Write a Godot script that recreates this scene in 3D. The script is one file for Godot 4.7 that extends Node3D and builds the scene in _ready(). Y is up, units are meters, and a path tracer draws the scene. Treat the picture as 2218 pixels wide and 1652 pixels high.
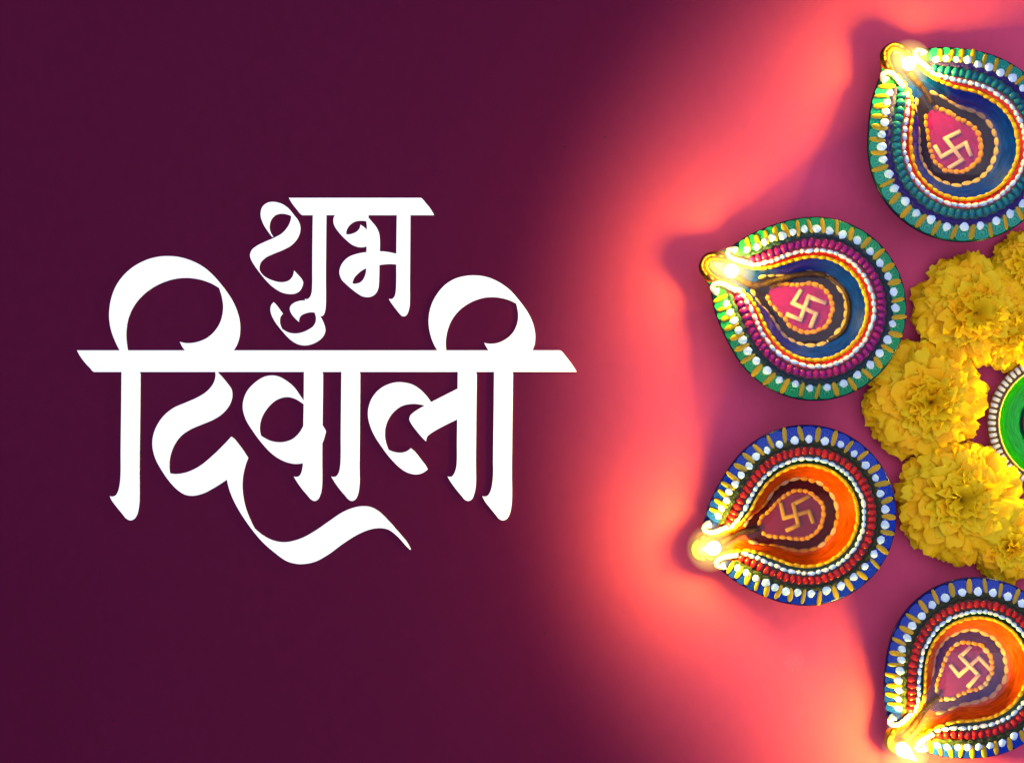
extends Node3D

# Lit clay lamps, marigolds and a white caption built as cut-outs on a plum table, seen from straight above.
# Photo units: the picture is 2218 x 1652 units wide and high; K metres each.
const K := 0.00028
const CAM_H := 1.3
const RIM_H := 0.042          # height of a lamp's rim above the table

var rng := RandomNumberGenerator.new()
var used := {}
var mats := {}
var beads: Array = []
var petals_rim: Array = []
var bars: Array = []
var marigold_petals: Array = []
var paint: StandardMaterial3D

func lin(r: float, g: float, b: float) -> Color:
	return Color(r, g, b).linear_to_srgb()

func _ready():
	rng.seed = 7
	# ---------- camera
	var cam := Camera3D.new()
	cam.name = "camera"
	add_child(cam)
	cam.position = Vector3(0, CAM_H, 0)
	cam.rotation_degrees = Vector3(-90, 0, 0)
	cam.fov = rad_to_deg(2.0 * atan(826.0 * K / CAM_H))
	cam.near = 0.05
	cam.far = 20.0
	cam.current = true
	# ---------- surroundings and light
	var we := WorldEnvironment.new()
	we.name = "surroundings"
	var env := Environment.new()
	env.background_mode = Environment.BG_COLOR
	env.background_color = lin(0.20, 0.20, 0.26)
	env.tonemap_mode = Environment.TONE_MAPPER_LINEAR
	env.tonemap_exposure = 1.0
	env.sdfgi_enabled = true
	env.ssao_enabled = true
	env.ssil_enabled = true
	we.environment = env
	add_child(we)
	# one wide softbox above the table, a little to the right and to the back
	area_light("softbox_light", Vector3(0.40, 1.55, -0.16), Vector3(0.30, 0.0, -0.10), Vector3(2.5, 2.3, 0), SOFT_ENERGY)

	make_materials()
	make_meshes()
	make_table()
	make_lettering()
	make_lamps()
	make_centre_bowl()
	make_flowers()
	make_flecks()

const SOFT_ENERGY := 4.1
const FLAME_ENERGY := 0.016
const PAINT_TONE := 0.85       # how deep the lamp paints and petals are

func area_light(called: String, at: Vector3, aim: Vector3, size: Vector3, energy: float) -> void:
	var l := AreaLight3D.new()
	l.name = called
	l.area_size = Vector2(size.x, size.y)
	l.light_color = lin(0.93, 0.97, 1.22)
	l.light_energy = energy
	l.area_normalize_energy = true
	l.shadow_enabled = true
	add_child(l)
	l.look_at_from_position(at, aim, Vector3.FORWARD)

# ============================================================ helpers
func numbered(called: String) -> String:
	if not used.has(called):
		used[called] = 0
		return called
	used[called] += 1
	return "%s_%03d" % [called, used[called]]

func thing(called: String, label: String, category: String, at := Vector3.ZERO, group := "") -> Node3D:
	var o := Node3D.new()
	o.name = numbered(called)
	add_child(o)
	o.position = at
	o.set_meta("label", label)
	o.set_meta("category", category)
	if group != "":
		o.set_meta("group", group)
	return o

func part(called: String, mesh: Mesh, m: Material, parent: Node3D, t := Transform3D()) -> MeshInstance3D:
	var o := MeshInstance3D.new()
	o.name = called
	o.mesh = mesh
	if m:
		o.material_override = m
	o.transform = t
	parent.add_child(o, true)
	return o

func at_px(x: float, y: float, h := 0.0) -> Vector3:
	# where a thing at height h stands on the table for a place in the photograph
	var f := 1.0 - h / CAM_H
	return Vector3((x - 1109.0) * K * f, 0, (y - 826.0) * K * f)

func mat(key: String, c: Color, rough := 0.45, spec := 0.28) -> StandardMaterial3D:
	if mats.has(key):
		return mats[key]
	var m := StandardMaterial3D.new()
	m.resource_name = key
	m.albedo_color = c
	m.roughness = rough
	m.metallic_specular = spec
	mats[key] = m
	return m

func noise_tex(seed_: int, freq: float, lo: float, hi: float, w := 512, h := 512, normal := false, oct := 4) -> NoiseTexture2D:
	var n := FastNoiseLite.new()
	n.seed = seed_
	n.frequency = freq
	n.fractal_octaves = oct
	var t := NoiseTexture2D.new()
	t.width = w
	t.height = h
	t.seamless = true
	t.noise = n
	if normal:
		t.as_normal_map = true
		t.bump_strength = 6.0
	else:
		var g := Gradient.new()
		g.set_color(0, Color(lo, lo, lo))
		g.set_color(1, Color(hi, hi, hi))
		t.color_ramp = g
	return t

# rows: Array of PackedVector3Array, all of one length; cols: a colour per row (or [])
func add_grid(st: SurfaceTool, rows: Array, closed: bool, cols: Array, uvs := true, flip := false) -> void:
	var n: int = rows[0].size()
	for i in rows.size() - 1:
		var a: PackedVector3Array = rows[i]
		var b: PackedVector3Array = rows[i + 1]
		var last := n if closed else n - 1
		for j in last:
			var j2 := (j + 1) % n
			var quad := [a[j], b[j], b[j2], a[j], b[j2], a[j2]]
			var uv := [Vector2(j, i), Vector2(j, i + 1), Vector2(j + 1, i + 1), Vector2(j, i), Vector2(j + 1, i + 1), Vector2(j + 1, i)]
			var rw := [i, i + 1, i + 1, i, i + 1, i]
			var cl := [j, j, j2, j, j2, j2]
			for t in 2:
				var idx := [t * 3, t * 3 + 1, t * 3 + 2] if not flip else [t * 3, t * 3 + 2, t * 3 + 1]
				var p0: Vector3 = quad[idx[0]]
				var p1: Vector3 = quad[idx[1]]
				var p2: Vector3 = quad[idx[2]]
				if p0 == p1 or p1 == p2 or p0 == p2:
					continue
				for k in idx:
					if cols.size() > 0:
						var c = cols[rw[k]]
						st.set_color(c[cl[k]] if c is Array else c)
					if uvs:
						st.set_uv(Vector2(uv[k].x / float(n), uv[k].y / float(rows.size() - 1)))
					st.add_vertex(quad[k])

func begin() -> SurfaceTool:
	var st := SurfaceTool.new()
	st.begin(Mesh.PRIMITIVE_TRIANGLES)
	st.set_smooth_group(0)
	return st

func finish(st: SurfaceTool) -> ArrayMesh:
	st.generate_normals()
	return st.commit()

func ring(r: float, y: float, n: int, wob: Array, p := 2.0, offset := Vector2.ZERO) -> PackedVector3Array:
	var out := PackedVector3Array()
	for i in n:
		var a := TAU * i / n
		var c := cos(a)
		var s := sin(a)
		var k: float = 1.0 / pow(pow(absf(c), p) + pow(absf(s), p), 1.0 / p)
		var q: float = r * k * (wob[i] if wob.size() > 0 else 1.0)
		out.append(Vector3(c * q + offset.x, y, s * q + offset.y))
	return out

func dome(n: int, profile: Array, jitter: float, p := 2.0, cols := []) -> ArrayMesh:
	var wob := []
	for i in n:
		wob.append(1.0 + rng.randf_range(-jitter, jitter))
	var rows := []
	for q in profile:
		rows.append(ring(maxf(q[0], 0.0), q[1] + (rng.randf_range(-jitter, jitter) * 0.4 if q[0] < 0.9 else 0.0), n, wob, p))
	var st := begin()
	add_grid(st, rows, true, cols)
	return finish(st)

func tube(path: PackedVector3Array, radii: Array, sides: int) -> ArrayMesh:
	var rows := []
	var n := path.size()
	var side := Vector3.UP
	for i in n:
		var d: Vector3 = (path[mini(i + 1, n - 1)] - path[maxi(i - 1, 0)]).normalized()
		if absf(d.dot(side)) > 0.95:
			side = Vector3.RIGHT
		var u := (side - d * side.dot(d)).normalized()
		var v := d.cross(u)
		var r := PackedVector3Array()
		for k in sides:
			var a := TAU * k / sides
			r.append(path[i] + (u * cos(a) + v * sin(a)) * radii[i])
		rows.append(r)
	var capa := PackedVector3Array()
	var capb := PackedVector3Array()
	for k in sides:
		capa.append(path[0])
		capb.append(path[n - 1])
	rows.push_front(capa)
	rows.push_back(capb)
	var st := begin()
	add_grid(st, rows, true, [], true, true)
	return finish(st)

# smooth open curve through flat points [x, y, x, y ...]
func curve_through(pts: Array[Vector2], steps: int) -> PackedVector2Array:
	var out := PackedVector2Array()
	var n := pts.size()
	if n == 1:
		out.append(pts[0])
		return out
	var t := [0.0]
	for i in range(1, n):
		t.append(t[i - 1] + pow(maxf(pts[i].distance_to(pts[i - 1]), 0.001), 0.6))
	var m: Array[Vector2] = []
	for i in n:
		if i == 0:
			m.append((pts[1] - pts[0]) / (t[1] - t[0]))
		elif i == n - 1:
			m.append((pts[i] - pts[i - 1]) / (t[i] - t[i - 1]))
		else:
			var a: Vector2 = (pts[i] - pts[i - 1]) / (t[i] - t[i - 1])
			var b: Vector2 = (pts[i + 1] - pts[i]) / (t[i + 1] - t[i])
			var w: float = (t[i] - t[i - 1]) / (t[i + 1] - t[i - 1])
			m.append(a * (1.0 - w) + b * w)
	if n > 2:   # natural ends
		m[0] = 1.5 * (pts[1] - pts[0]) / (t[1] - t[0]) - 0.5 * m[1]
		m[n - 1] = 1.5 * (pts[n - 1] - pts[n - 2]) / (t[n - 1] - t[n - 2]) - 0.5 * m[n - 2]
	for i in n - 1:
		var h: float = t[i + 1] - t[i]
		for s in steps:
			var x := float(s) / steps
			var x2 := x * x
			var x3 := x2 * x
			out.append(pts[i] * (2 * x3 - 3 * x2 + 1) + m[i] * h * (x3 - 2 * x2 + x) + pts[i + 1] * (-2 * x3 + 3 * x2) + m[i + 1] * h * (x3 - x2))
	out.append(pts[n - 1])
	return out

# ============================================================ materials and shared meshes
func make_materials() -> void:
	paint = StandardMaterial3D.new()
	paint.resource_name = "glossy_paint"
	paint.vertex_color_use_as_albedo = true
	paint.albedo_texture = noise_tex(3, 0.02, 0.62, 1.0, 512, 512)
	paint.uv1_scale = Vector3(2, 6, 1)
	paint.roughness = 0.2
	paint.metallic_specular = 0.27
	paint.heightmap_enabled = false
	mats["paint"] = paint
	mat("white_a", lin(0.46, 0.58, 0.76), 0.5)
	mat("white_b", lin(0.38, 0.50, 0.68), 0.55)
	mat("white_warm", lin(0.74, 0.66, 0.62), 0.5)
	mat("yellow_a", lin(0.72, 0.33, 0.006), 0.4)
	mat("yellow_b", lin(0.62, 0.27, 0.006), 0.4)
	mat("smoked_dimmed_yellow", lin(0.12, 0.055, 0.003), 0.4)  # yellow of the lip beads, smoked and darkened against the flame's glare
	mat("bar_a", lin(0.36, 0.21, 0.010), 0.45)
	mat("bar_b", lin(0.27, 0.18, 0.012), 0.5)
	mat("magenta_a", lin(0.25, 0.006, 0.10), 0.22)
	mat("magenta_b", lin(0.18, 0.004, 0.12), 0.22)
	mat("teal_a", lin(0.006, 0.11, 0.16), 0.22)
	mat("teal_b", lin(0.005, 0.085, 0.15), 0.22)
	mat("red_a", lin(0.34, 0.008, 0.012), 0.22)
	mat("red_b", lin(0.26, 0.006, 0.014), 0.22)
	mat("tan_a", lin(0.36, 0.20, 0.12), 0.5)
	mat("tan_b", lin(0.31, 0.17, 0.10), 0.5)
	mat("orange_a", lin(0.36, 0.115, 0.010), 0.5)
	mat("orange_b", lin(0.30, 0.095, 0.008), 0.5)
	mat("cream", lin(0.42, 0.22, 0.18), 0.55)
	mat("cream_dim", lin(0.24, 0.10, 0.015), 0.55)
	var ink := mat("teal_black", lin(0.004, 0.018, 0.03), 0.4)
	ink.normal_enabled = true
	ink.normal_texture = noise_tex(21, 0.06, 0, 1, 256, 256, true)
	ink.uv1_scale = Vector3(10, 1, 1)
	var ind := mat("indigo", lin(0.014, 0.004, 0.10), 0.4)
	ind.normal_enabled = true
	ind.normal_texture = ink.normal_texture
	ind.uv1_scale = Vector3(10, 1, 1)
	var olv := mat("olive_black", lin(0.012, 0.016, 0.006), 0.4)
	olv.normal_enabled = true
	olv.normal_texture = ink.normal_texture
	olv.uv1_scale = Vector3(10, 1, 1)
	var wick := mat("oily_cotton", lin(0.032, 0.011, 0.004), 0.3)
	wick.normal_enabled = true
	wick.normal_texture = noise_tex(31, 0.08, 0, 1, 256, 256, true)
	wick.uv1_scale = Vector3(2, 6, 1)
	var fl := mat("flame", Color(1, 1, 1), 1.0, 0.0)
	fl.emission_enabled = true
	fl.emission = lin(1.0, 0.84, 0.06)
	fl.emission_energy_multiplier = 600.0
	for i in 4:
		var y: Array = [[1.0, 0.64, 0.006], [1.0, 0.60, 0.005], [0.84, 0.60, 0.008], [1.0, 0.55, 0.004]][i]
		var m := mat("petal_%d" % i, lin(y[0], y[1], y[2]), 0.6, 0.3)
		m.backlight_enabled = true
		m.backlight = lin(y[0] * 0.95, y[1] * 0.92, y[2])

	for key in mats:
		if key != "flame":
			var c: Color = mats[key].albedo_color.srgb_to_linear()
			mats[key].albedo_color = lin(c.r * PAINT_TONE, c.g * PAINT_TONE, c.b * PAINT_TONE)
			if mats[key].backlight_enabled:
				var q: Color = mats[key].backlight.srgb_to_linear()
				mats[key].backlight = lin(q.r * PAINT_TONE, q.g * PAINT_TONE, q.b * PAINT_TONE)

func make_meshes() -> void:
	for i in 5:
		beads.append(dome(10, [[1.0, -0.4], [0.97, 0.35], [0.62, 0.85], [0.0, 1.0]], 0.11))
	for i in 3:
		bars.append(dome(12, [[1.0, -0.4], [0.95, 0.5], [0.72, 0.95], [0.0, 0.8]], 0.10, 3.2))

# ============================================================ the table
func make_table() -> void:
	var m := StandardMaterial3D.new()
	m.resource_name = "plum_card"
	# lamp glow painted into the card: magenta round fading to plum, faintly mottled
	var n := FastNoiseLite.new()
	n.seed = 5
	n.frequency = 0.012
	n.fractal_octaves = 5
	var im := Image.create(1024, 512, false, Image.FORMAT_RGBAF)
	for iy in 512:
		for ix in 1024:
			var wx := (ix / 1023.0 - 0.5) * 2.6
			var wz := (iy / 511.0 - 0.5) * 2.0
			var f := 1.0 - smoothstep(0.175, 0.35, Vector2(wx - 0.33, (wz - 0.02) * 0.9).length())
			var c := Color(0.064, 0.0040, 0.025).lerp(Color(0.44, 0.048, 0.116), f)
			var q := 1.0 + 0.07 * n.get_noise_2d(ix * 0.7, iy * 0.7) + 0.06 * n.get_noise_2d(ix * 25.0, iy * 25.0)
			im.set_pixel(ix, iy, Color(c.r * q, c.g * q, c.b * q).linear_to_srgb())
	im.convert(Image.FORMAT_RGBA8)
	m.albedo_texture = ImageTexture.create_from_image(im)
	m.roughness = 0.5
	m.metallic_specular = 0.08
	var x := 1.3
	var z := 1.0
	var b := 0.003
	var st := SurfaceTool.new()
	st.begin(Mesh.PRIMITIVE_TRIANGLES)
	st.set_smooth_group(-1)
	var loops := []
	for q in [[0.0, -0.02], [0.0, -b], [b, 0.0]]:
		loops.append([Vector3(-x + q[0], q[1], -z + q[0]), Vector3(x - q[0], q[1], -z + q[0]), Vector3(x - q[0], q[1], z - q[0]), Vector3(-x + q[0], q[1], z - q[0])])
	var tris := []
	for i in 2:
		for k in 4:
			var k2 := (k + 1) % 4
			tris.append_array([loops[i][k], loops[i + 1][k], loops[i + 1][k2], loops[i][k], loops[i + 1][k2], loops[i][k2]])
	var top: Array = loops[2]
	tris.append_array([top[0], top[1], top[2], top[0], top[2], top[3]])
	for p in tris:
		st.set_uv(Vector2(p.x / (2.0 * x) + 0.5, p.z / (2.0 * z) + 0.5))
		st.add_vertex(p)
	st.generate_normals()
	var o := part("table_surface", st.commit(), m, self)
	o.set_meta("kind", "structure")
	o.set_meta("label", "smooth dark plum card with a broad magenta glow painted into its colour under the lamps")

# ============================================================ the lettering
# frames of the tracing: [scale, x offset, y offset] in units of 1/3840 of the picture's width
var FR := [[1, 0, 0], [2.753, 920, 720], [3.3045, 1200, 720], [3.3047, 280, 940], [2.7049, 1360, 1000], [2.848, 380, 1380], [2.848, 880, 1380], [2.848, 1360, 1380], [2.997, 820, 1660]]
var layer := 0

# segs: each [frame, x, y, x, y, ...], a smooth run; runs meet in corners
func letter(called: String, segs: Array, parent: Node3D) -> void:
	var outline := PackedVector2Array()
	for s in segs:
		var f: Array = FR[s[0]]
		var pts: Array[Vector2] = []
		for i in range(1, s.size(), 2):
			pts.append(Vector2(s[i] / float(f[0]) + f[1], s[i + 1] / float(f[0]) + f[2]) / 1.73130)
		for p in curve_through(pts, 6):
			if outline.size() == 0 or outline[outline.size() - 1].distance_to(p) > 0.12:
				outline.append(p)
	if outline[0].distance_to(outline[outline.size() - 1]) < 0.2:
		outline.remove_at(outline.size() - 1)
	var tri := Geometry2D.triangulate_polygon(outline)
	if tri.size() == 0:
		push_warning("letter stroke not closed: " + called)
		print("letter stroke fails: ", called, " ", outline.size())
		return
	layer += 1
	var top := 0.0007 + 0.00004 * layer
	var st := SurfaceTool.new()
	st.begin(Mesh.PRIMITIVE_TRIANGLES)
	st.set_smooth_group(-1)
	var cw := Geometry2D.is_polygon_clockwise(outline)
	for i in range(0, tri.size(), 3):
		var p := [outline[tri[i]], outline[tri[i + 1]], outline[tri[i + 2]]]
		var v := []
		for q in p:
			v.append(at_px(q.x, q.y) + Vector3(0, top, 0))
		var nrm: Vector3 = (v[1] - v[0]).cross(v[2] - v[0])
		if nrm.y > 0:   # clockwise seen from above
			v = [v[0], v[2], v[1]]
		for q in v:
			st.add_vertex(q)
	for i in outline.size():
		var a := at_px(outline[i].x, outline[i].y)
		var q2 := outline[(i + 1) % outline.size()]
		var b := at_px(q2.x, q2.y)
		var up := Vector3(0, top, 0)
		var quad := [a, a + up, b + up, a, b + up, b] if cw else [a, b + up, a + up, a, b, b + up]
		for q in quad:
			st.add_vertex(q)
	st.generate_normals()
	part(called, st.commit(), mats["letter"], parent)

func make_lettering() -> void:  # overlaid caption, added to the scene as lettering on the card
	mat("letter", lin(0.95, 0.95, 0.95), 0.9, 0.0)
	var g := "white caption lettering built as cut-outs on the table"
	var w1 := thing("caption_word", "smaller upper word of white Devanagari caption lettering built as a cut-out, hanging from its own headline bar", "lettering", Vector3.ZERO, g)
	letter("headline_bar", [[1, 448, 60, 480, 115, 530, 180, 575, 232, 590, 239], [2, 1412, 287], [2, 1412, 284, 1370, 210, 1310, 135, 1262, 80, 1250, 72]], w1)
	letter("letter_stroke", [[1, 696, 225], [1, 696, 239, 692, 500, 690, 800, 690, 950, 683, 1040, 665, 1085, 640, 1105, 613, 1103], [1, 618, 1119], [1, 618, 1120, 560, 1123, 500, 1145, 465, 1178, 458, 1210, 475, 1255, 510, 1300, 553, 1340],
		[1, 553, 1340, 555, 1310, 575, 1275, 620, 1252, 680, 1240, 715, 1245], [1, 715, 1245, 728, 1290, 725, 1340, 700, 1385, 650, 1420, 580, 1450, 510, 1460, 440, 1447, 378, 1412], [1, 378, 1412, 360, 1365, 355, 1330, 362, 1290, 386, 1255],
		[1, 386, 1255, 350, 1205, 320, 1165, 292, 1137], [1, 292, 1137, 268, 1165, 258, 1205, 268, 1265, 310, 1345, 380, 1435, 460, 1520, 540, 1570, 610, 1583, 700, 1565, 780, 1515, 820, 1455, 825, 1420, 815, 1370, 795, 1322, 772, 1283],
		[1, 772, 1283, 800, 1275, 820, 1235, 829, 1170, 831, 1100, 830, 900, 833, 500, 836, 239], [1, 837, 225]], w1)
	letter("letter_stroke", [[2, 952, 270], [2, 951, 287, 947, 600, 945, 900, 945, 1100, 940, 1220, 925, 1290, 900, 1320, 880, 1326, 852, 1323], [2, 852, 1323, 880, 1370, 940, 1450, 990, 1512, 1015, 1535, 1037, 1539, 1065, 1530, 1090, 1490, 1108, 1420, 1113, 1340, 1113, 1200, 1117, 700, 1120, 287], [2, 1121, 270]], w1)
	letter("letter_stroke", [[2, 190, 270], [2, 183, 287, 167, 330, 168, 385, 190, 440, 250, 520, 330, 600, 410, 660, 500, 685, 578, 674], [2, 600, 670], [2, 600, 490], [2, 581, 470], [2, 581, 470, 545, 435, 500, 405], [2, 500, 405, 490, 450, 455, 490, 400, 517, 350, 526, 324, 524],
		[2, 324, 524, 325, 490, 345, 440, 390, 390, 450, 362, 520, 356, 573, 363], [2, 600, 366], [2, 600, 270]], w1)
	letter("letter_stroke", [[2, 520, 270], [2, 556, 270], [2, 572, 288, 640, 365, 700, 440, 730, 510, 741, 600, 740, 734], [2, 738, 734, 735, 902], [2, 735, 902, 734, 1000, 730, 1120, 722, 1190, 695, 1250, 650, 1288, 585, 1302, 510, 1287], [2, 475, 1200],
		[2, 490, 1125, 530, 1090, 560, 1030, 572, 970, 574, 945], [2, 574, 943, 575, 745, 578, 674], [2, 581, 470], [2, 581, 470, 579, 410, 573, 363], [2, 540, 345]], w1)
	letter("letter_stroke", [[2, 600, 740], [2, 575, 745, 450, 768, 350, 808, 285, 870, 250, 935, 240, 1000, 265, 1080, 330, 1148, 420, 1225, 510, 1287], [2, 540, 1292], [2, 520, 1150], [2, 490, 1125, 440, 1137, 400, 1134], [2, 400, 1134, 405, 1105, 425, 1060, 470, 1010, 530, 965, 574, 945], [2, 600, 935]], w1)
	letter("letter_stroke", [[2, 700, 732], [2, 740, 734, 840, 743, 946, 766], [2, 975, 775], [2, 975, 900], [2, 945, 898, 870, 892, 735, 904], [2, 700, 908]], w1)
	var w0 := thing("caption_curl", "loose white cut-out curl of the first caption letter, left of the upper word's bar", "lettering", Vector3.ZERO, g)
	letter("letter_stroke", [[1, 283, 466], [1, 276, 463, 235, 410, 185, 330, 157, 237, 175, 155, 225, 113, 287, 102, 370, 120, 440, 165, 500, 235, 548, 300, 568, 380, 545, 465, 480, 545, 390, 597, 290, 638, 205, 680, 155, 735, 143, 790, 150, 818],
		[1, 150, 818, 190, 865, 260, 905, 370, 931, 445, 915, 485, 875, 500, 830, 502, 810], [1, 502, 810, 540, 850, 575, 890, 595, 925], [1, 596, 933, 590, 965, 565, 1015, 520, 1045, 465, 1053, 380, 1038, 290, 985, 220, 920, 155, 842, 95, 760, 58, 695, 48, 655, 65, 600, 120, 555, 200, 515, 290, 476, 380, 425, 440, 355, 468, 290, 473, 248],
		[1, 473, 248, 430, 232, 375, 224, 310, 240, 265, 290, 249, 360, 260, 415, 287, 460]], w0)
	var w2 := thing("caption_word", "larger lower word of white caption lettering built as a cut-out, with two arches and a sweeping tail", "lettering", Vector3.ZERO, g)
	letter("headline_bar", [[3, 28, 1234, 60, 1295, 130, 1390, 200, 1465, 220, 1490, 240, 1502], [4, 2170, 1066], [4, 2170, 1064, 2130, 1000, 2070, 920, 2015, 855, 2000, 848]], w2)
	letter("vowel_arch", [[3, 575, 1270], [3, 556, 1234, 500, 1120, 455, 1000, 430, 870, 427, 760, 450, 600, 510, 440, 610, 300, 740, 190, 900, 110, 1050, 73, 1165, 67, 1300, 80, 1450, 125, 1600, 205, 1720, 310, 1840, 450, 1950, 610, 2010, 740, 2045, 880, 2050, 970, 2040, 1070, 2010, 1165, 1970, 1234], [3, 1945, 1270], [3, 1390, 1270],
		[3, 1366, 1234, 1330, 1185, 1303, 1128], [3, 1303, 1128, 1350, 1140, 1420, 1145, 1520, 1130, 1640, 1080, 1740, 990, 1810, 870, 1840, 710, 1825, 580, 1790, 462], [3, 1790, 462, 1690, 405, 1540, 355, 1385, 337, 1230, 352, 1050, 413, 880, 520, 750, 660, 670, 820, 640, 970, 638, 1080, 657, 1234], [3, 665, 1270]], w2)
	letter("vowel_arch", [[4, 770, 875], [4, 757, 848, 715, 770, 685, 680, 670, 590, 670, 520, 690, 410, 740, 300, 830, 190, 930, 125, 1050, 93, 1150, 89, 1260, 105, 1370, 150, 1480, 225, 1590, 345, 1690, 490, 1735, 600, 1751, 700, 1745, 780, 1722, 848], [4, 1710, 875], [4, 1290, 875],
		[4, 1277, 848, 1250, 805, 1234, 771], [4, 1234, 771, 1270, 780, 1310, 782, 1380, 770, 1460, 730, 1530, 660, 1570, 570, 1578, 490, 1570, 425, 1558, 374], [4, 1558, 374, 1500, 345, 1420, 320, 1330, 309, 1230, 315, 1110, 355, 1000, 425, 910, 530, 860, 650, 842, 770, 847, 848], [4, 852, 875]], w2)
	letter("letter_stroke", [[5, 215, 20], [5, 215, 42, 212, 400, 206, 900, 206, 1100, 200, 1210, 180, 1310, 155, 1355, 120, 1370, 90, 1366], [5, 90, 1366, 110, 1410, 170, 1490, 230, 1563, 265, 1605, 310, 1624, 350, 1610, 385, 1550, 403, 1450, 407, 1350, 406, 1100, 412, 600, 417, 70], [5, 417, 70, 415, 58, 408, 42], [5, 400, 20]], w2)
	letter("letter_stroke", [[5, 1217, 20], [5, 1217, 42, 1219, 90, 1195, 165, 1130, 245, 1030, 310, 900, 368, 770, 425, 660, 515, 580, 640, 548, 750, 546, 840, 575, 960, 650, 1100, 740, 1225, 820, 1305, 895, 1350, 975, 1362, 1080, 1340, 1200, 1280, 1341, 1189],
		[8, 93, 412, 115, 510, 170, 650, 260, 810, 380, 980, 490, 1110, 620, 1225, 760, 1325, 850, 1353, 930, 1361, 1080, 1335, 1230, 1255, 1400, 1130, 1560, 1030, 1700, 972, 1815, 956, 1910, 975, 2010, 1050, 2100, 1150, 2150, 1200], [8, 2160, 1197],
		[8, 2160, 1197, 2120, 1120, 2020, 1000, 1900, 865, 1800, 770, 1710, 722, 1620, 711, 1520, 727, 1390, 780, 1240, 880, 1080, 990, 920, 1075, 750, 1115, 620, 1098, 500, 1040, 405, 963], [8, 405, 963, 340, 830, 290, 680, 266, 500, 272, 380, 295, 270, 330, 173], [8, 330, 168, 290, 105, 225, 15, 175, -45, 141, -69],
		[5, 1387, 732, 1300, 825, 1180, 940, 1050, 1045, 920, 1108, 800, 1130, 732, 1122], [5, 732, 1122, 725, 1040, 735, 940, 780, 820, 850, 725, 950, 655, 1070, 603, 1200, 548, 1300, 480, 1370, 390, 1398, 300, 1388, 225, 1340, 155, 1290, 95, 1241, 42], [5, 1225, 20]], w2)
	letter("letter_stroke", [[6, 765, 385], [6, 736, 345, 690, 280, 640, 210, 560, 140, 470, 90, 393, 78, 310, 95, 210, 160, 130, 250, 90, 360, 88, 440, 120, 550, 200, 680, 290, 800, 400, 915, 520, 990, 640, 1022, 729, 1014], [6, 765, 1005], [6, 765, 600],
		[6, 732, 618, 690, 690, 620, 755, 540, 785, 470, 791, 380, 775, 280, 722], [6, 280, 722, 267, 640, 285, 540, 340, 440, 430, 350, 520, 313, 580, 309, 650, 330, 737, 385], [6, 755, 400]], w2)
	letter("letter_stroke", [[6, 740, 20], [6, 740, 42, 737, 385, 732, 700, 730, 1000], [6, 730, 1014, 725, 1060, 710, 1120, 690, 1150, 660, 1161, 632, 1157], [6, 632, 1157, 660, 1205, 720, 1290, 780, 1360, 815, 1400, 853, 1417, 890, 1400, 918, 1340, 932, 1260, 935, 1180, 934, 1000, 935, 800],
		[6, 935, 800, 950, 765, 974, 675], [6, 974, 673, 960, 645, 937, 610], [6, 937, 610, 941, 300, 943, 70], [6, 943, 70, 940, 55, 934, 42], [6, 925, 20]], w2)
	letter("letter_stroke", [[6, 1140, 20], [6, 1140, 42, 1133, 700, 1131, 1000, 1122, 1080, 1105, 1130, 1080, 1156, 1060, 1161, 1032, 1157], [6, 1032, 1157, 1060, 1205, 1120, 1290, 1180, 1360, 1215, 1400, 1252, 1417, 1290, 1400, 1318, 1340, 1331, 1260, 1335, 1180, 1333, 1100, 1336, 700, 1341, 70], [6, 1341, 70, 1340, 58, 1333, 42], [6, 1325, 20]], w2)
	letter("letter_stroke", [[7, 748, 387], [7, 731, 363, 680, 295, 610, 225, 530, 175, 450, 155, 375, 150, 280, 170, 180, 225, 105, 310, 65, 410, 56, 500, 75, 600, 120, 710, 200, 835, 290, 955, 400, 1065, 480, 1115, 570, 1134, 640, 1118, 693, 1082], [7, 693, 1080, 680, 1050, 620, 970, 560, 895, 513, 855],
		[7, 513, 855, 470, 888, 430, 900, 385, 903, 330, 893, 276, 872], [7, 276, 872, 245, 780, 237, 690, 252, 600, 300, 505, 375, 430, 450, 393, 550, 381, 610, 387, 664, 399], [7, 720, 415]], w2)
	letter("letter_stroke", [[7, 664, 399, 600, 435, 540, 475, 510, 505, 499, 545, 515, 585, 580, 675, 640, 745, 672, 778], [7, 678, 777, 680, 760, 690, 730, 730, 695, 850, 625, 1010, 547], [7, 1035, 537], [7, 1035, 208], [7, 1014, 219, 870, 292, 731, 363], [7, 690, 382]], w2)
	letter("letter_stroke", [[7, 1016, 20], [7, 1016, 42, 1012, 400, 1007, 800, 1006, 1000, 998, 1070, 975, 1130, 955, 1155, 935, 1161, 907, 1157], [7, 907, 1157, 935, 1205, 1000, 1295, 1055, 1360, 1090, 1402, 1128, 1417, 1165, 1400, 1192, 1340, 1207, 1260, 1211, 1180, 1209, 1050, 1213, 600, 1219, 70], [7, 1219, 70, 1217, 58, 1210, 42], [7, 1200, 20]], w2)
	letter("letter_stroke", [[7, 1404, 20], [7, 1404, 42, 1398, 600, 1393, 1000, 1394, 1120, 1388, 1210, 1370, 1300, 1345, 1350, 1315, 1370, 1278, 1366], [7, 1278, 1366, 1310, 1425, 1360, 1490, 1420, 1562, 1455, 1605, 1495, 1624, 1540, 1608, 1575, 1540, 1592, 1440, 1596, 1350, 1594, 1150, 1598, 700, 1606, 70], [7, 1606, 70, 1605, 58, 1597, 42], [7, 1590, 20]], w2)

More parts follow.
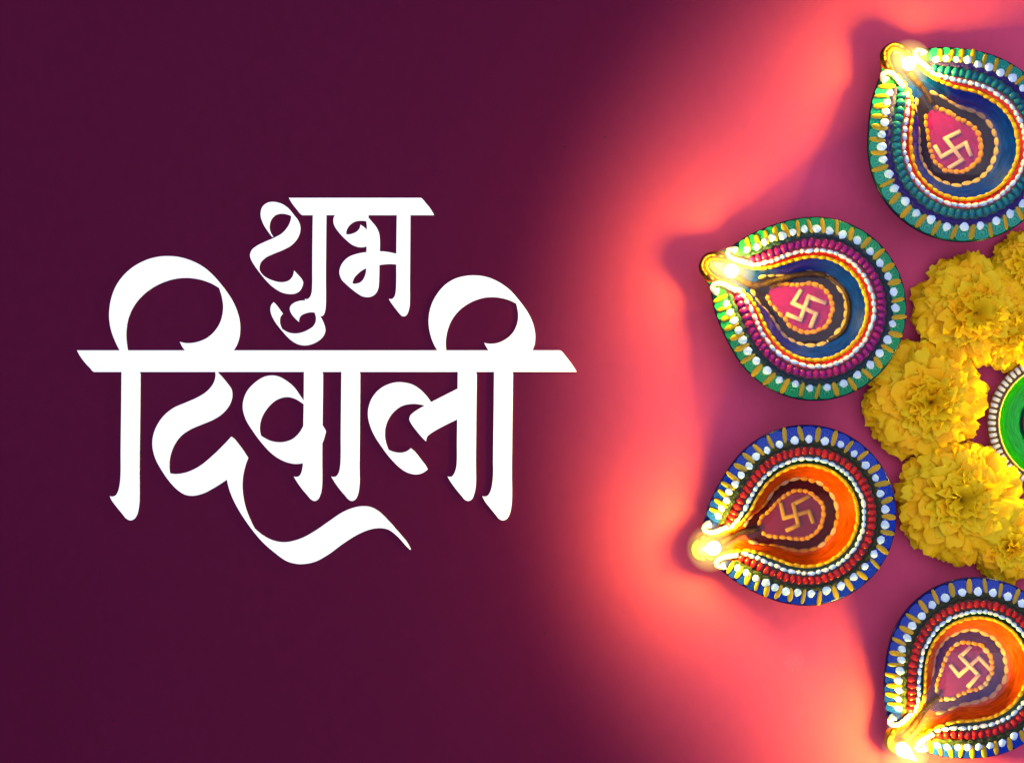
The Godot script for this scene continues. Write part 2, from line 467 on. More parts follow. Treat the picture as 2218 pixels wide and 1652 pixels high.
# ============================================================ the clay lamps
# polar outlines, degrees from the spout -> radius (round part = 1)
var O_DEG := [0.0, 2.5, 5.0, 8.0, 11.0, 17.0, 24.0, 34.0, 48.0, 70.0, 180.0]
var O_RAD := [1.33, 1.325, 1.295, 1.215, 1.15, 1.105, 1.075, 1.035, 1.005, 1.0, 1.0]
var I_DEG := [0.0, 2.5, 4.5, 6.0, 7.0, 8.0, 10.0, 12.5, 18.0, 25.0, 35.0, 50.0, 70.0, 180.0]
var I_RAD := [1.27, 1.245, 1.17, 1.05, 0.95, 0.87, 0.79, 0.735, 0.665, 0.615, 0.58, 0.558, 0.55, 0.55]

func table_at(deg: Array, rad: Array, a: float) -> float:
	for i in deg.size() - 1:
		if a <= deg[i + 1]:
			var x: float = (a - deg[i]) / (deg[i + 1] - deg[i])
			var m0: float = (rad[i + 1] - rad[maxi(i - 1, 0)]) / (deg[i + 1] - deg[maxi(i - 1, 0)]) if i > 0 else 0.0
			var m1: float = (rad[mini(i + 2, deg.size() - 1)] - rad[i]) / (deg[mini(i + 2, deg.size() - 1)] - deg[i])
			var h: float = deg[i + 1] - deg[i]
			var x2 := x * x
			var x3 := x2 * x
			return rad[i] * (2 * x3 - 3 * x2 + 1) + m0 * h * (x3 - 2 * x2 + x) + rad[i + 1] * (-2 * x3 + 3 * x2) + m1 * h * (x3 - x2)
	return rad[rad.size() - 1]

func bump(a: float, w: float) -> float:
	return exp(-(a / w) * (a / w))

const BOWL_S := [0.0, 0.33, 0.55, 0.80, 1.0]
const BOWL_H := [0.48, 0.485, 0.59, 0.80, 0.95]
const RIM_T := [0.0, 0.08, 0.25, 0.55, 0.85, 1.0]
const RIM_P := [0.95, 0.985, 1.0, 0.99, 0.93, 0.86]

func piecewise(xs: Array, ys: Array, x: float) -> float:
	for i in xs.size() - 1:
		if x <= xs[i + 1]:
			return lerpf(ys[i], ys[i + 1], (x - xs[i]) / (xs[i + 1] - xs[i]))
	return ys[ys.size() - 1]

# a point of the lamp's upper surface: s 0..1 bowl floor to bowl edge, 1..2 bowl edge to outer edge; radius 1, height 1
func surf(s: float, deg: float) -> Vector3:
	var d := wrapf(deg, -180.0, 180.0)
	var a := absf(d)
	var inner := table_at(I_DEG, I_RAD, a)
	var r: float
	var h: float
	var shift := 0.0
	if s >= 1.0:
		r = lerpf(inner, table_at(O_DEG, O_RAD, a), s - 1.0)
		h = piecewise(RIM_T, RIM_P, s - 1.0)
	else:
		r = piecewise(BOWL_S, [0.0, 0.262 * (1.0 + 0.75 * bump(a, 27.0)), 0.405 * (1.0 + 0.66 * bump(a, 23.0)), 0.485 * (1.0 + 0.95 * bump(a, 15.0)), inner], s)
		h = piecewise(BOWL_S, BOWL_H, s)
		shift = 0.055 * (1.0 - s)
	var x := r * cos(deg_to_rad(d)) + shift
	var z := r * sin(deg_to_rad(d))
	return Vector3(x, h * (1.0 - 0.33 * smoothstep(0.62, 1.22, x)), z)

func s_at(x: float, z: float) -> Vector2:   # s and degrees of a place on the rim
	var deg := rad_to_deg(atan2(z, x))
	var inner := table_at(I_DEG, I_RAD, absf(deg))
	var outer := table_at(O_DEG, O_RAD, absf(deg))
	return Vector2(1.0 + (Vector2(x, z).length() - inner) / (outer - inner), deg)

func place(s: float, deg: float, R: float) -> Vector3:
	var p := surf(s, deg)
	return Vector3(p.x * R, p.y * RIM_H, p.z * R)

func frame(s: float, deg: float, R: float) -> Transform3D:   # x along the ring, y off the surface, z outwards
	var p := place(s, deg, R)
	var t := (place(s, deg + 0.6, R) - place(s, deg - 0.6, R)).normalized()
	var o := place(s + 0.03, deg, R) - place(s - 0.03, deg, R)
	var n := o.cross(t)
	if n.y < 0:
		n = -n
	n = n.normalized()
	var z := t.cross(n).normalized()
	return Transform3D(Basis(t, n, z), p)

func bead_row(called: String, s: float, from_deg: float, R: float, gap: float, l: float, w: float, h: float, names: Array, parent: Node3D, spread := 0.15, shapes := beads) -> void:
	# beads of length l, width w (radius 1) set one after the other right round the ring
	var deg := from_deg
	var end := 360.0 - from_deg
	while deg < end:
		var g: float = gap * rng.randf_range(1.0 - spread, 1.0 + spread)
		var here := place(s, deg, R)
		var per := here.distance_to(place(s, deg + 0.5, R)) / R / 0.5
		deg += g * 0.5 / per
		if deg > end:
			break
		var f := frame(s + rng.randf_range(-0.012, 0.012), deg, R)
		f.basis = f.basis * Basis(Vector3.UP, rng.randf_range(-0.14, 0.14))
		var k: float = l * g / gap * 0.5 * R
		f.basis = f.basis.scaled_local(Vector3(k, h * R * rng.randf_range(0.85, 1.15), w * 0.5 * R * rng.randf_range(0.9, 1.1)))
		part(called, shapes[rng.randi() % shapes.size()], mats[names[rng.randi() % names.size()]], parent, f)
		deg += g * 0.5 / per

func petal_mesh(dark: Color, light: Color) -> ArrayMesh:
	var prof := [[1.0, -0.5], [0.94, 0.55], [0.80, 0.75], [0.70, 0.40], [0.56, 0.8], [0.44, 0.45], [0.30, 0.8], [0.0, 0.7]]
	var cols := [dark, dark.lerp(light, 0.5), light, dark, light, dark, light, dark]
	var n := 14
	var rows := []
	for i in prof.size():
		var q: Array = prof[i]
		rows.append(ring(q[0], q[1], n, [], 2.0 + 1.2 * q[0], Vector2(0, -0.42 * (1.0 - q[0]))))
	var st := begin()
	add_grid(st, rows, true, cols)
	return finish(st)

func band_mesh(R: float, s0: float, s1: float, from_deg: float, teeth: float, lift: float) -> ArrayMesh:
	# a raised painted band with a wavy edge on both sides
	var rows := [PackedVector3Array(), PackedVector3Array(), PackedVector3Array(), PackedVector3Array(), PackedVector3Array()]
	var deg := from_deg
	while deg <= 360.0 - from_deg:
		var wave := sin(deg * teeth) * 0.018 + rng.randf_range(-0.006, 0.006)
		var a0: float = s0 + wave
		var a1: float = s1 + wave
		for k in 5:
			var f: float = [0.0, 0.1, 0.5, 0.9, 1.0][k]
			var p := place(lerpf(a0, a1, f), deg, R)
			p.y += [-0.0002, lift * 0.8, lift * rng.randf_range(0.8, 1.4), lift * 0.8, -0.0002][k]
			rows[k].append(p)
		deg += 0.8
	var st := begin()
	add_grid(st, rows, false, [])
	return finish(st)

func shade(c: Color, k: float) -> Color:
	return Color(c.r * k, c.g * k, c.b * k)

func lamp(o: Dictionary) -> void:
	var R: float = o.R * K * (1.0 - RIM_H / CAM_H)
	var root := thing("clay_lamp", o.label, "oil lamp", at_px(o.x, o.y, RIM_H * 0.9), "painted clay lamps with burning wicks")
	var u: Vector2 = Vector2(o.ux, o.uy).normalized()
	root.rotation.y = atan2(-u.y, u.x)
	# --- body: painted bands by ring
	var degs := []
	var d := 0.0
	while d < 180.0:
		degs.append(d)
		d += 0.7 if d < 14.0 else (1.5 if d < 40.0 else 3.0)
	var full := degs.duplicate()
	full.append(180.0)
	for i in range(degs.size() - 1, 0, -1):
		full.append(360.0 - degs[i])
	var blue_green: bool = o.kind == "green"
	var border: Color = Color(0.008, 0.16, 0.06) if blue_green else Color(0.004, 0.012, 0.22)
	var edge: Color = Color(0.01, 0.012, 0.05) if blue_green else Color(0.02, 0.012, 0.10)
	var mid: Color = o.mid
	var stripe: Color = Color(0.58, 0.012, 0.006) if blue_green else Color(0.004, 0.022, 0.014)
	var slope: Color = Color(0.002, 0.032, 0.36) if blue_green else Color(0.62, 0.062, 0.003)
	var spout_in: Color = Color(0.020, 0.020, 0.030) if blue_green else Color(0.045, 0.018, 0.008)  # inner spout colour darkened to offset the flame's glare
	var gold := Color(0.66, 0.34, 0.006)
	var sooty_dimmed := Color(0.055, 0.022, 0.002)     # the spout's colour, sooty and darkened further to offset the flame's glare
	var clay := Color(0.20, 0.055, 0.022)
	# [kind, s or outer factor, height, colour]
	var keys := []
	for q in [[0.0, 0.0, clay], [0.62, 0.0, clay], [0.78, 0.16, clay], [0.91, 0.48, edge], [0.985, 0.79, edge], [1.0, 0.83, edge]]:
		keys.append([0, q[0], q[1], q[2]])
	for q in [[2.0, edge], [1.975, edge], [1.97, border], [1.6, border], [1.595, mid], [1.24, mid], [1.235, stripe], [1.06, stripe], [1.055, gold], [0.985, gold], [0.98, slope], [0.8, slope], [0.66, slope], [0.6, slope], [0.54, slope], [0.535, o.floor], [0.5, o.floor], [0.42, o.floor], [0.335, o.floor], [0.33, o.disc], [0.2, o.disc], [0.1, o.disc], [0.0, o.disc]]:
		keys.append([1, q[0], 0.0, q[1]])
	var rows := []
	var cols := []
	for k in keys:
		var row := PackedVector3Array()
		var cr := []
		for a in full:
			var da := absf(wrapf(a, -180.0, 180.0))
			if k[0] == 0:
				var r: float = table_at(O_DEG, O_RAD, da) * k[1]
				if k[1] < 0.9:   # the foot is rounder than the rim
					r = lerpf(r, k[1], 0.6)
				var x := r * cos(deg_to_rad(a))
				row.append(Vector3(x * R, k[2] * RIM_H * (1.0 - 0.33 * smoothstep(0.62, 1.22, x)), r * sin(deg_to_rad(a)) * R))
				cr.append(sooty_dimmed if da < 8.5 and k[1] > 0.95 else k[3])
			else:
				row.append(place(k[1], a, R))
				var c: Color = k[3]
				var x2: float = surf(k[1], a).x
				if k[1] > 1.0 and da < 9.0:
					c = sooty_dimmed if da < 8.0 and k[1] < 1.98 else Color(0.30, 0.03, 0.003)
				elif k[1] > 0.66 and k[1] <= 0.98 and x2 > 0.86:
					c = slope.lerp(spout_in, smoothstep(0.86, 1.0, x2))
				cr.append(c)
		rows.append(row)
		cols.append(cr)
	var st := begin()
	add_grid(st, rows, true, cols)
	part("clay_body", finish(st), paint, root)
	# --- border cells: petals, white dots, yellow bars
	var pm := petal_mesh(Color(0.004, 0.14, 0.055 * o.teal), Color(0.025, 0.42, 0.19 * o.teal)) if blue_green else petal_mesh(Color(0.003, 0.012, 0.24), Color(0.012, 0.06, 0.62))
	var deg := 15.5
	while deg < 342.0:
		var near := absf(wrapf(deg, -180.0, 180.0))
		var gap := lerpf(0.115, 0.195, smoothstep(15.0, 110.0, near)) * rng.randf_range(0.93, 1.07)
		var per := place(1.9, deg, R).distance_to(place(1.9, deg + 0.5, R)) / R / 0.5
		var mid_deg := deg + gap * 0.5 / per
		var deep := place(1.62, mid_deg, R).distance_to(place(2.0, mid_deg, R)) / R
		var f := frame(1.79, mid_deg, R)
		f.basis = f.basis.scaled_local(Vector3(gap * 0.47 * R, 0.008 * R, deep * 0.44 * R))
		part("petal_relief", pm, paint, root, f)
		var fd := frame(1.67 + rng.randf_range(-0.03, 0.03), mid_deg + rng.randf_range(-0.4, 0.4), R)
		fd.origin += fd.basis.y * 0.008 * R
		var ds := rng.randf_range(0.043, 0.053) * R
		fd.basis = fd.basis.scaled_local(Vector3(minf(ds * rng.randf_range(0.85, 1.0), gap * 0.36 * R), 0.018 * R, ds))
		part("white_dot", beads[rng.randi() % 5], mats["white_a" if rng.randf() < 0.6 else "white_b"], root, fd)
		deg += gap / per
		var fb := frame(1.775 + rng.randf_range(-0.03, 0.03), deg, R)
		fb.basis = fb.basis * Basis(Vector3.UP, rng.randf_range(-0.22, 0.22))
		fb.origin += fb.basis.y * 0.002 * R
		fb.basis = fb.basis.scaled_local(Vector3(rng.randf_range(0.023, 0.034) * R, 0.016 * R, minf(deep * rng.randf_range(0.42, 0.49), 0.095) * R))
		part("yellow_bar", bars[rng.randi() % 3], mats["bar_a" if rng.randf() < 0.5 else "bar_b"], root, fb)
	# --- rings of beads
	part("dark_band", band_mesh(R, 1.48, 1.645, 13.0, 0.42 * 1.9, 0.0005), mats[o.band], root)
	bead_row("coloured_bead", 1.36, 12.5, R, 0.074, 0.076, 0.092, 0.030, o.bead, root, 0.08)
	bead_row("white_bead", 1.175, 10.3, R, 0.078, 0.082, 0.048, 0.024, ["white_a", "white_b", "white_warm"], root, 0.3)
	bead_row("yellow_bead", 1.015, 6.2, R, 0.085, 0.090, 0.042, 0.018, ["yellow_a", "yellow_b"], root, 0.25)
	bead_row("tan_bead", 0.555, 7.0, R, 0.105, 0.112, 0.078, 0.014, o.ring_far, root, 0.2)
	bead_row("orange_bead", 0.345, 4.0, R, 0.068, 0.078, 0.060, 0.013, o.ring_near, root, 0.2)
	# --- spout: beads on the lip and two white curls at the neck
	for sg in [-1.0, 1.0]:
		for k in 6:
			var a: float = [0.7, 2.0, 3.4, 5.0, 6.6, 8.2][k] * sg
			var f := frame(1.62, a, R)
			f.basis = f.basis.scaled_local(Vector3(0.030 * R, 0.012 * R, 0.017 * R))
			part("yellow_bead", beads[k % 5], mats["smoked_dimmed_yellow"], root, f)
		var path := PackedVector3Array()
		var rad := []
		var pts: Array[Vector2] = [Vector2(0.85, 0.165), Vector2(0.93, 0.158), Vector2(1.0, 0.150), Vector2(1.07, 0.165), Vector2(1.10, 0.205), Vector2(1.075, 0.245), Vector2(1.02, 0.245)]
		var line := curve_through(pts, 4)
		for i in line.size():
			var q := s_at(line[i].x, line[i].y * sg)
			var p := place(clampf(q.x, 1.02, 1.97), q.y, R)
			p.y += 0.010 * R
			path.append(p)
			rad.append((0.028 + 0.003 * sin(i * 1.9) + (0.014 if i > line.size() - 4 else 0.0)) * R)
		part("white_curl", tube(path, rad, 8), mats["white_warm"], root)
	# --- the emblem on the floor of the bowl: two bent strokes, traced in the photograph's units from the centre
	var em := begin()
	var y0 := BOWL_H[0] * RIM_H
	for s in o.emblem:
		for i in range(0, s.size() - 2, 2):
			var a2 := emblem_point(Vector2(s[i], s[i + 1]), o, u)
			var b2 := emblem_point(Vector2(s[i + 2], s[i + 3]), o, u)
			var dir := (b2 - a2).normalized()
			var side: Vector2 = Vector2(-dir.y, dir.x) * o.stroke * K
			var ends: Vector2 = dir * o.stroke * K * 0.9
			var c2 := [a2 - ends + side, b2 + ends + side, b2 + ends - side, a2 - ends - side]
			var lift: float = y0 + 0.0009 + 0.00003 * (i + s[0] * 0.1)
			var low := PackedVector3Array()
			var high := PackedVector3Array()
			var top := PackedVector3Array()
			var ctr := (a2 + b2) * 0.5
			for q in c2:
				low.append(Vector3(q.x, y0 - 0.001, q.y))
				high.append(Vector3(q.x, lift - 0.0003, q.y))
				var t2: Vector2 = ctr + (q - ctr) * 0.97 - (q - ctr - dir * (q - ctr).dot(dir)) * 0.2
				top.append(Vector3(t2.x, lift, t2.y))
			var mid_row := PackedVector3Array([Vector3(ctr.x, lift, ctr.y), Vector3(ctr.x, lift, ctr.y), Vector3(ctr.x, lift, ctr.y), Vector3(ctr.x, lift, ctr.y)])
			add_grid(em, [low, high, top, mid_row], true, [], true, Geometry2D.is_polygon_clockwise(PackedVector2Array(c2)))
	part("emblem", finish(em), mats[o.cream], root)
	make_oil(o, R, root)
	make_wick(o, R, root)

func emblem_point(p: Vector2, o: Dictionary, u: Vector2) -> Vector2:
	# photograph units from the lamp's centre -> the lamp's own axes, metres
	var f := K * (1.0 - BOWL_H[0] * RIM_H / CAM_H)
	p += Vector2(o.x - 1109.0, o.y - 826.0) * (0.9 - BOWL_H[0]) * 0.5 * RIM_H / CAM_H   # the floor lies deeper than the rim
	return Vector2(p.x * u.x + p.y * u.y, -p.x * u.y + p.y * u.x) * f

func make_oil(o: Dictionary, R: float, lamp_root: Node3D) -> void:
	var root := MeshInstance3D.new()
	root.name = numbered("lamp_oil")
	add_child(root)
	root.transform = lamp_root.transform
	root.set_meta("label", o.oil_label)
	root.set_meta("category", "oil")
	root.set_meta("group", "oil standing in the clay lamps")
	var level := 0.69
	var out := PackedVector3Array()
	var lip := PackedVector3Array()
	var mid := PackedVector3Array()
	for i in 120:
		var deg := 3.0 * i
		var lo := 0.3
		var hi := 1.0
		for k in 18:
			var m := (lo + hi) * 0.5
			if surf(m, deg).y > level:
				hi = m
			else:
				lo = m
		var p := surf(minf(lo + 0.012, 0.97), deg)
		var q := Vector3(p.x * R, (level + 0.012) * RIM_H, p.z * R)
		out.append(q)
		lip.append(Vector3(q.x * 0.975, level * RIM_H, q.z * 0.975))
		mid.append(Vector3(0.05 * R, level * RIM_H, 0))
	var st := begin()
	add_grid(st, [out, lip, mid], true, [])
	root.mesh = finish(st)
	var m2 := StandardMaterial3D.new()
	m2.resource_name = "oil"
	m2.transparency = BaseMaterial3D.TRANSPARENCY_ALPHA
	m2.albedo_color = Color(o.oil.r, o.oil.g, o.oil.b, o.oil_a)
	m2.roughness = 0.02
	m2.metallic_specular = o.get("shine", 0.22)
	root.material_override = m2

func make_wick(o: Dictionary, R: float, lamp_root: Node3D) -> void:
	var root := thing("burning_wick", o.wick_label, "wick", lamp_root.position, "burning cotton wicks in the clay lamps")
	root.rotation = lamp_root.rotation
	var pts: Array[Vector2] = []
	for i in range(0, o.wick.size(), 2):
		pts.append(Vector2(o.wick[i], o.wick[i + 1]))
	var line := curve_through(pts, 5)
	var path := PackedVector3Array()
	var rad := []
	for i in line.size():
		var q := line[i]
		var deg := rad_to_deg(atan2(q.y, q.x))
		var lo := 0.0
		var hi := 1.0
		for k in 16:
			var m := (lo + hi) * 0.5
			var sp := surf(m, deg)
			if Vector2(sp.x, sp.z).length() > q.length():
				hi = m
			else:
				lo = m
		var h := surf(lo, deg).y * RIM_H
		var r: float = o.wick_r * R * (1.0 - 0.35 * float(i) / line.size()) * rng.randf_range(0.85, 1.15)
		if i < 3:
			h += 0.0038 * (3 - i)
			r *= 0.8
		path.append(Vector3(q.x * R, h + r * 0.8, q.y * R))
		rad.append(r)
	part("cotton_wick", tube(path, rad, 8), mats["oily_cotton"], root)
	# flame: a leaning drop, wide below and pointed above
	var base := path[0] + Vector3(0, 0.0005, 0)
	var lean := Vector3(o.lean_x, 0, o.lean_y) * R
	var rows := []
	var hgt := 0.013
	for i in 9:
		var t := i / 8.0
		var r2: float = 0.0042 * sin(PI * pow(t, 0.62)) * (1.0 - 0.25 * t) + 0.0002
		var row := PackedVector3Array()
		for k in 12:
			var a := TAU * k / 12
			row.append(base + Vector3(cos(a) * r2, hgt * t, sin(a) * r2) + lean * t * t)
		rows.append(row)
	rows.push_front(repeat(base, 12))
	rows.push_back(repeat(base + lean + Vector3(0, hgt, 0), 12))
	var st := begin()
	add_grid(st, rows, true, [])
	var glow: StandardMaterial3D = mats["flame"].duplicate()
	glow.emission_energy_multiplier *= o.get("power", 1.0)
	part("flame", finish(st), glow, root)
	glow_shell(root, base, lean)
	flame_light(root, base + Vector3(0, hgt * 0.5, 0) + lean * 0.3, FLAME_ENERGY * o.get("power", 1.0))

func glow_shell(root: Node3D, base: Vector3, lean: Vector3) -> void:
	# added glow round the flame: clear at its rim, denser towards the core
	if not mats.has("flame_glow"):
		var m := StandardMaterial3D.new()
		m.resource_name = "flame_glow"
		m.transparency = BaseMaterial3D.TRANSPARENCY_ALPHA
		m.vertex_color_use_as_albedo = true
		m.albedo_color = Color(1, 1, 1, 1)
		m.roughness = 1.0
		m.metallic_specular = 0.0
		m.emission_enabled = true
		m.emission = lin(1.0, 0.60, 0.18)
		m.emission_energy_multiplier = 2.6
		mats["flame_glow"] = m
	var rows := []
	var cols := []
	for i in 10:
		var t := i / 9.0
		var row := PackedVector3Array()
		for k in 24:
			var a := TAU * k / 24
			var r := 0.0145 * cos(t * PI * 0.5)
			row.append(base + Vector3(cos(a) * r, 0.002 + 0.013 * sin(t * PI * 0.5), sin(a) * r) + lean * (0.3 + 0.7 * t * t))
		rows.append(row)
		cols.append(Color(0, 0, 0, 0.7 * pow(t, 1.8)))
	var st := begin()
	add_grid(st, rows, true, cols)
	part("flame_glow", finish(st), mats["flame_glow"], root)

func repeat(p: Vector3, n: int) -> PackedVector3Array:
	var out := PackedVector3Array()
	for i in n:
		out.append(p)
	return out

func flame_light(root: Node3D, at: Vector3, energy: float) -> void:
	var l := OmniLight3D.new()
	l.name = "flame_light"
	l.light_color = lin(1.0, 0.84, 0.06)
	l.light_energy = energy * 0.12      # the glowing flame mesh gives the rest
	l.light_size = 0.01
	l.omni_range = 6.0
	l.omni_attenuation = 2.0
	l.shadow_enabled = true
	root.add_child(l)
	l.position = at

func make_lamps() -> void:
	var g := {"kind": "green", "teal": 1.0, "floor": Color(0.012, 0.010, 0.045), "disc": Color(0.24, 0.003, 0.11), "ring_far": ["tan_a", "tan_b"], "ring_near": ["orange_a", "orange_b"], "cream": "cream", "stroke": 4.4, "wick_r": 0.038, "lean_x": 0.0, "lean_y": 0.0, "shine": 0.25, "oil": lin(0.30, 0.16, 0.14), "oil_a": 0.008}
	var b := {"kind": "blue", "mid": Color(0.05, 0.006, 0.006), "band": "olive_black", "bead": ["red_a", "red_b"], "ring_far": ["orange_a", "tan_a"], "ring_near": ["orange_a", "orange_b"], "wick_r": 0.045, "stroke": 4.2}
	var a1 := g.duplicate()
	a1.merge({"teal": 1.9, "x": 2088.5, "y": 316.3, "R": 209.0, "ux": -0.572, "uy": -0.82, "mid": Color(0.004, 0.06, 0.065), "band": "indigo", "bead": ["teal_a", "teal_b"],
		"emblem": [[-4, -34, -33, -20, 3, 27, -24, 43], [-55, -2, -42, 20, 11, -10, 21, 15]], "wick": [1.03, 0.0, 0.93, 0.01, 0.80, 0.03, 0.66, 0.05, 0.55, 0.04],
		"label": "green rimmed painted clay lamp with a ring of teal beads and an indigo band", "oil_label": "clear oil in the lamp with teal beads", "wick_label": "burning wick in the spout of the lamp with teal beads"}, true)
	lamp(a1)
	var a2 := g.duplicate()
	a2.merge({"x": 1765.5, "y": 668.3, "R": 200.7, "ux": -0.915, "uy": -0.402, "mid": Color(0.07, 0.003, 0.035), "band": "teal_black", "bead": ["magenta_a", "magenta_b"],
		"emblem": [[-27, -39, -43, -13, 7, 10, -4, 37], [25, -14, -9, -27, -27, 23, -54, 12]], "wick": [1.0, 0.0, 0.9, -0.01, 0.78, -0.03, 0.64, 0.0, 0.48, 0.14, 0.28, 0.30, 0.02, 0.40, -0.24, 0.33, -0.38, 0.14, -0.40, -0.10, -0.30, -0.24],
		"label": "green rimmed painted clay lamp with a ring of magenta beads, whole in view", "oil_label": "clear oil in the lamp with magenta beads", "wick_label": "long burning wick coiled in the lamp with magenta beads"}, true)
	lamp(a2)
	var a3 := b.duplicate()
	a3.merge({"x": 1747.2, "y": 1116.1, "R": 197.2, "ux": -0.945, "uy": 0.327, "floor": Color(0.035, 0.003, 0.004), "disc": Color(0.11, 0.003, 0.025), "cream": "cream_dim", "lean_x": 0.14, "lean_y": 0.05, "shine": 0.16, "oil": lin(0.25, 0.10, 0.12), "oil_a": 0.008,
		"emblem": [[8, -39, -24, -22, -13, 23, -37, 34], [-51, -22, -44, 8, 10, -7, 18, 15]], "wick": [1.08, 0.0, 0.96, 0.01, 0.82, 0.03, 0.68, 0.03, 0.55, 0.0],
		"label": "blue rimmed painted clay lamp with an orange bowl, whole in view", "oil_label": "clear oil over the dark red floor of the whole blue rimmed lamp", "wick_label": "burning wick in the spout of the whole blue rimmed lamp"}, true)
	lamp(a3)
	var a4 := b.duplicate()
	a4.merge({"x": 2116.0, "y": 1445.8, "R": 196.7, "ux": -0.695, "uy": 0.72, "floor": Color(0.045, 0.012, 0.12), "disc": Color(0.14, 0.006, 0.095), "ring_far": ["tan_a", "tan_b"], "ring_near": ["orange_a", "tan_b"], "cream": "cream", "lean_x": -0.02, "lean_y": -0.16, "oil": lin(0.35, 0.22, 0.40), "oil_a": 0.02, "power": 1.6, "shine": 0.26,  # oil tinted purple to imitate its milky reflection
		"emblem": [[-8, -40, -28, -20, 11, 20, -10, 44], [-48, 0, -31, 21, 12, -18, 35, 6]], "wick": [1.22, 0.0, 1.08, 0.0, 0.94, 0.01, 0.80, 0.03, 0.62, 0.02, 0.52, 0.0],
		"label": "blue rimmed painted clay lamp with a purple bowl floor, in the lower right corner", "oil_label": "oil with a purple reflection tinted in, over the purple floor of the lower right lamp", "wick_label": "burning wick at the spout of the lower right lamp"}, true)
	lamp(a4)

# ============================================================ the green bowl in the middle of the ring
func make_centre_bowl() -> void:
	var root := thing("enamel_bowl", "round green bowl with a silver ribbed rim at the photo's right edge", "candle bowl", at_px(2291, 916, 0.016))
	var R := 150.0 * K
	var rows := []
	var cols := []
	var leaf := Color(0.0015, 0.11, 0.003)
	var deep := Color(0.0015, 0.06, 0.04)
	var brass := Color(0.20, 0.09, 0.01)
	var prof := [[0.0, 0.0, brass], [0.78, 0.0, brass], [0.95, 0.006, brass], [0.99, 0.0125, brass], [0.985, 0.0148, brass], [0.86, 0.0152, brass], [0.855, 0.0158, brass], [0.82, 0.0158, brass], [0.815, 0.0140, leaf]]
	for i in 14:
		var f := i / 13.0
		var c: Color = leaf.lerp(deep, smoothstep(0.12, 0.5, f + 0.10 * sin(i * 2.1)))
		prof.append([lerpf(0.80, 0.45, f), lerpf(0.012, 0.006, f) + 0.00025 * (i % 2), c])
	prof.append([0.0, 0.006, deep])
	for q in prof:
		var row := PackedVector3Array()
		var cr := []
		for k in 96:
			var a := TAU * k / 96
			var wob := 1.0 + (0.010 * sin(a * 2 + q[0] * 20.0) if q[0] < 0.78 and q[0] > 0.1 else 0.0)
			row.append(Vector3(cos(a) * q[0] * R * wob, q[1], sin(a) * q[0] * R * wob))
			cr.append(q[2])
		rows.append(row)
		cols.append(cr)
	var st := begin()
	add_grid(st, rows, true, cols)
	var enamel := StandardMaterial3D.new()
	enamel.resource_name = "brushed_enamel"
	enamel.vertex_color_use_as_albedo = true
	enamel.albedo_texture = paint.albedo_texture
	enamel.uv1_scale = Vector3(2, 5, 1)
	enamel.roughness = 0.75
	enamel.metallic_specular = 0.12
	part("bowl", finish(st), enamel, root)
	var silver := mat("silver_rib", lin(0.34, 0.32, 0.33), 0.35)
	silver.metallic = 0.25
	var rib := dome(8, [[1.0, -0.5], [0.96, 0.6], [0.7, 1.0], [0.0, 1.05]], 0.03, 5.0)
	for k in 68:
		var a := TAU * k / 68
		var t := Transform3D(Basis(Vector3.UP, -a), Vector3(cos(a), 0, sin(a)) * R * 0.925 + Vector3(0, 0.0150, 0))
		t.basis = t.basis * Basis(Vector3.UP, rng.randf_range(-0.05, 0.05))
		t.basis = t.basis.scaled_local(Vector3(0.060 * R, 0.0012, 0.034 * R))
		part("rim_rib", rib, silver, root, t)
	var gp := PackedVector3Array()
	var gr := []
	for k in 97:
		var a := TAU * k / 96
		gp.append(Vector3(cos(a) * R * 0.838, 0.0160, sin(a) * R * 0.838))
		gr.append(0.0007 * (1.0 + 0.15 * sin(k * 2.3)))
	var brassm := mat("gold_cord", lin(0.26, 0.19, 0.08), 0.4)
	brassm.metallic = 0.5
	part("gold_cord", tube(gp, gr, 6), brassm, root)
	# the candle in the bowl
	var c := thing("wax_candle", "small red candle in the green bowl, at the photo's right edge", "candle", root.position)
	var wr := []
	for q in [[0.0, 0.0062], [0.44, 0.0062], [0.45, 0.0078], [0.43, 0.0092], [0.38, 0.0090], [0.0, 0.0088]]:
		wr.append(ring(q[0] * R, q[1], 40, []))
	var ws := begin()
	add_grid(ws, wr, true, [])
	var wax := mat("red_wax", lin(0.30, 0.012, 0.025), 0.35)
	wax.normal_enabled = true
	wax.normal_texture = noise_tex(77, 0.12, 0, 1, 256, 256, true)
	wax.uv1_scale = Vector3(6, 2, 1)
	part("wax", finish(ws), wax, c)
	part("wick", tube(PackedVector3Array([Vector3(0, 0.008, 0), Vector3(0.0004, 0.016, 0.0002), Vector3(0.001, 0.021, 0)]), [0.0009, 0.0008, 0.0006], 6), mats["oily_cotton"], c)
	var rows2 := [repeat(Vector3(0, 0.020, 0), 12)]
	for i in 9:
		var t := i / 8.0
		rows2.append(ring(0.0042 * sin(PI * pow(t, 0.62)) * (1.0 - 0.25 * t) + 0.0002, 0.020 + 0.012 * t, 12, []))
	rows2.append(repeat(Vector3(0, 0.032, 0), 12))
	var st2 := begin()
	add_grid(st2, rows2, true, [])
	var glow: StandardMaterial3D = mats["flame"].duplicate()
	glow.emission_energy_multiplier *= 0.5
	part("flame", finish(st2), glow, c)
	glow_shell(c, Vector3(0, 0.020, 0), Vector3.ZERO)
	flame_light(c, Vector3(0, 0.026, 0), FLAME_ENERGY * 0.5)

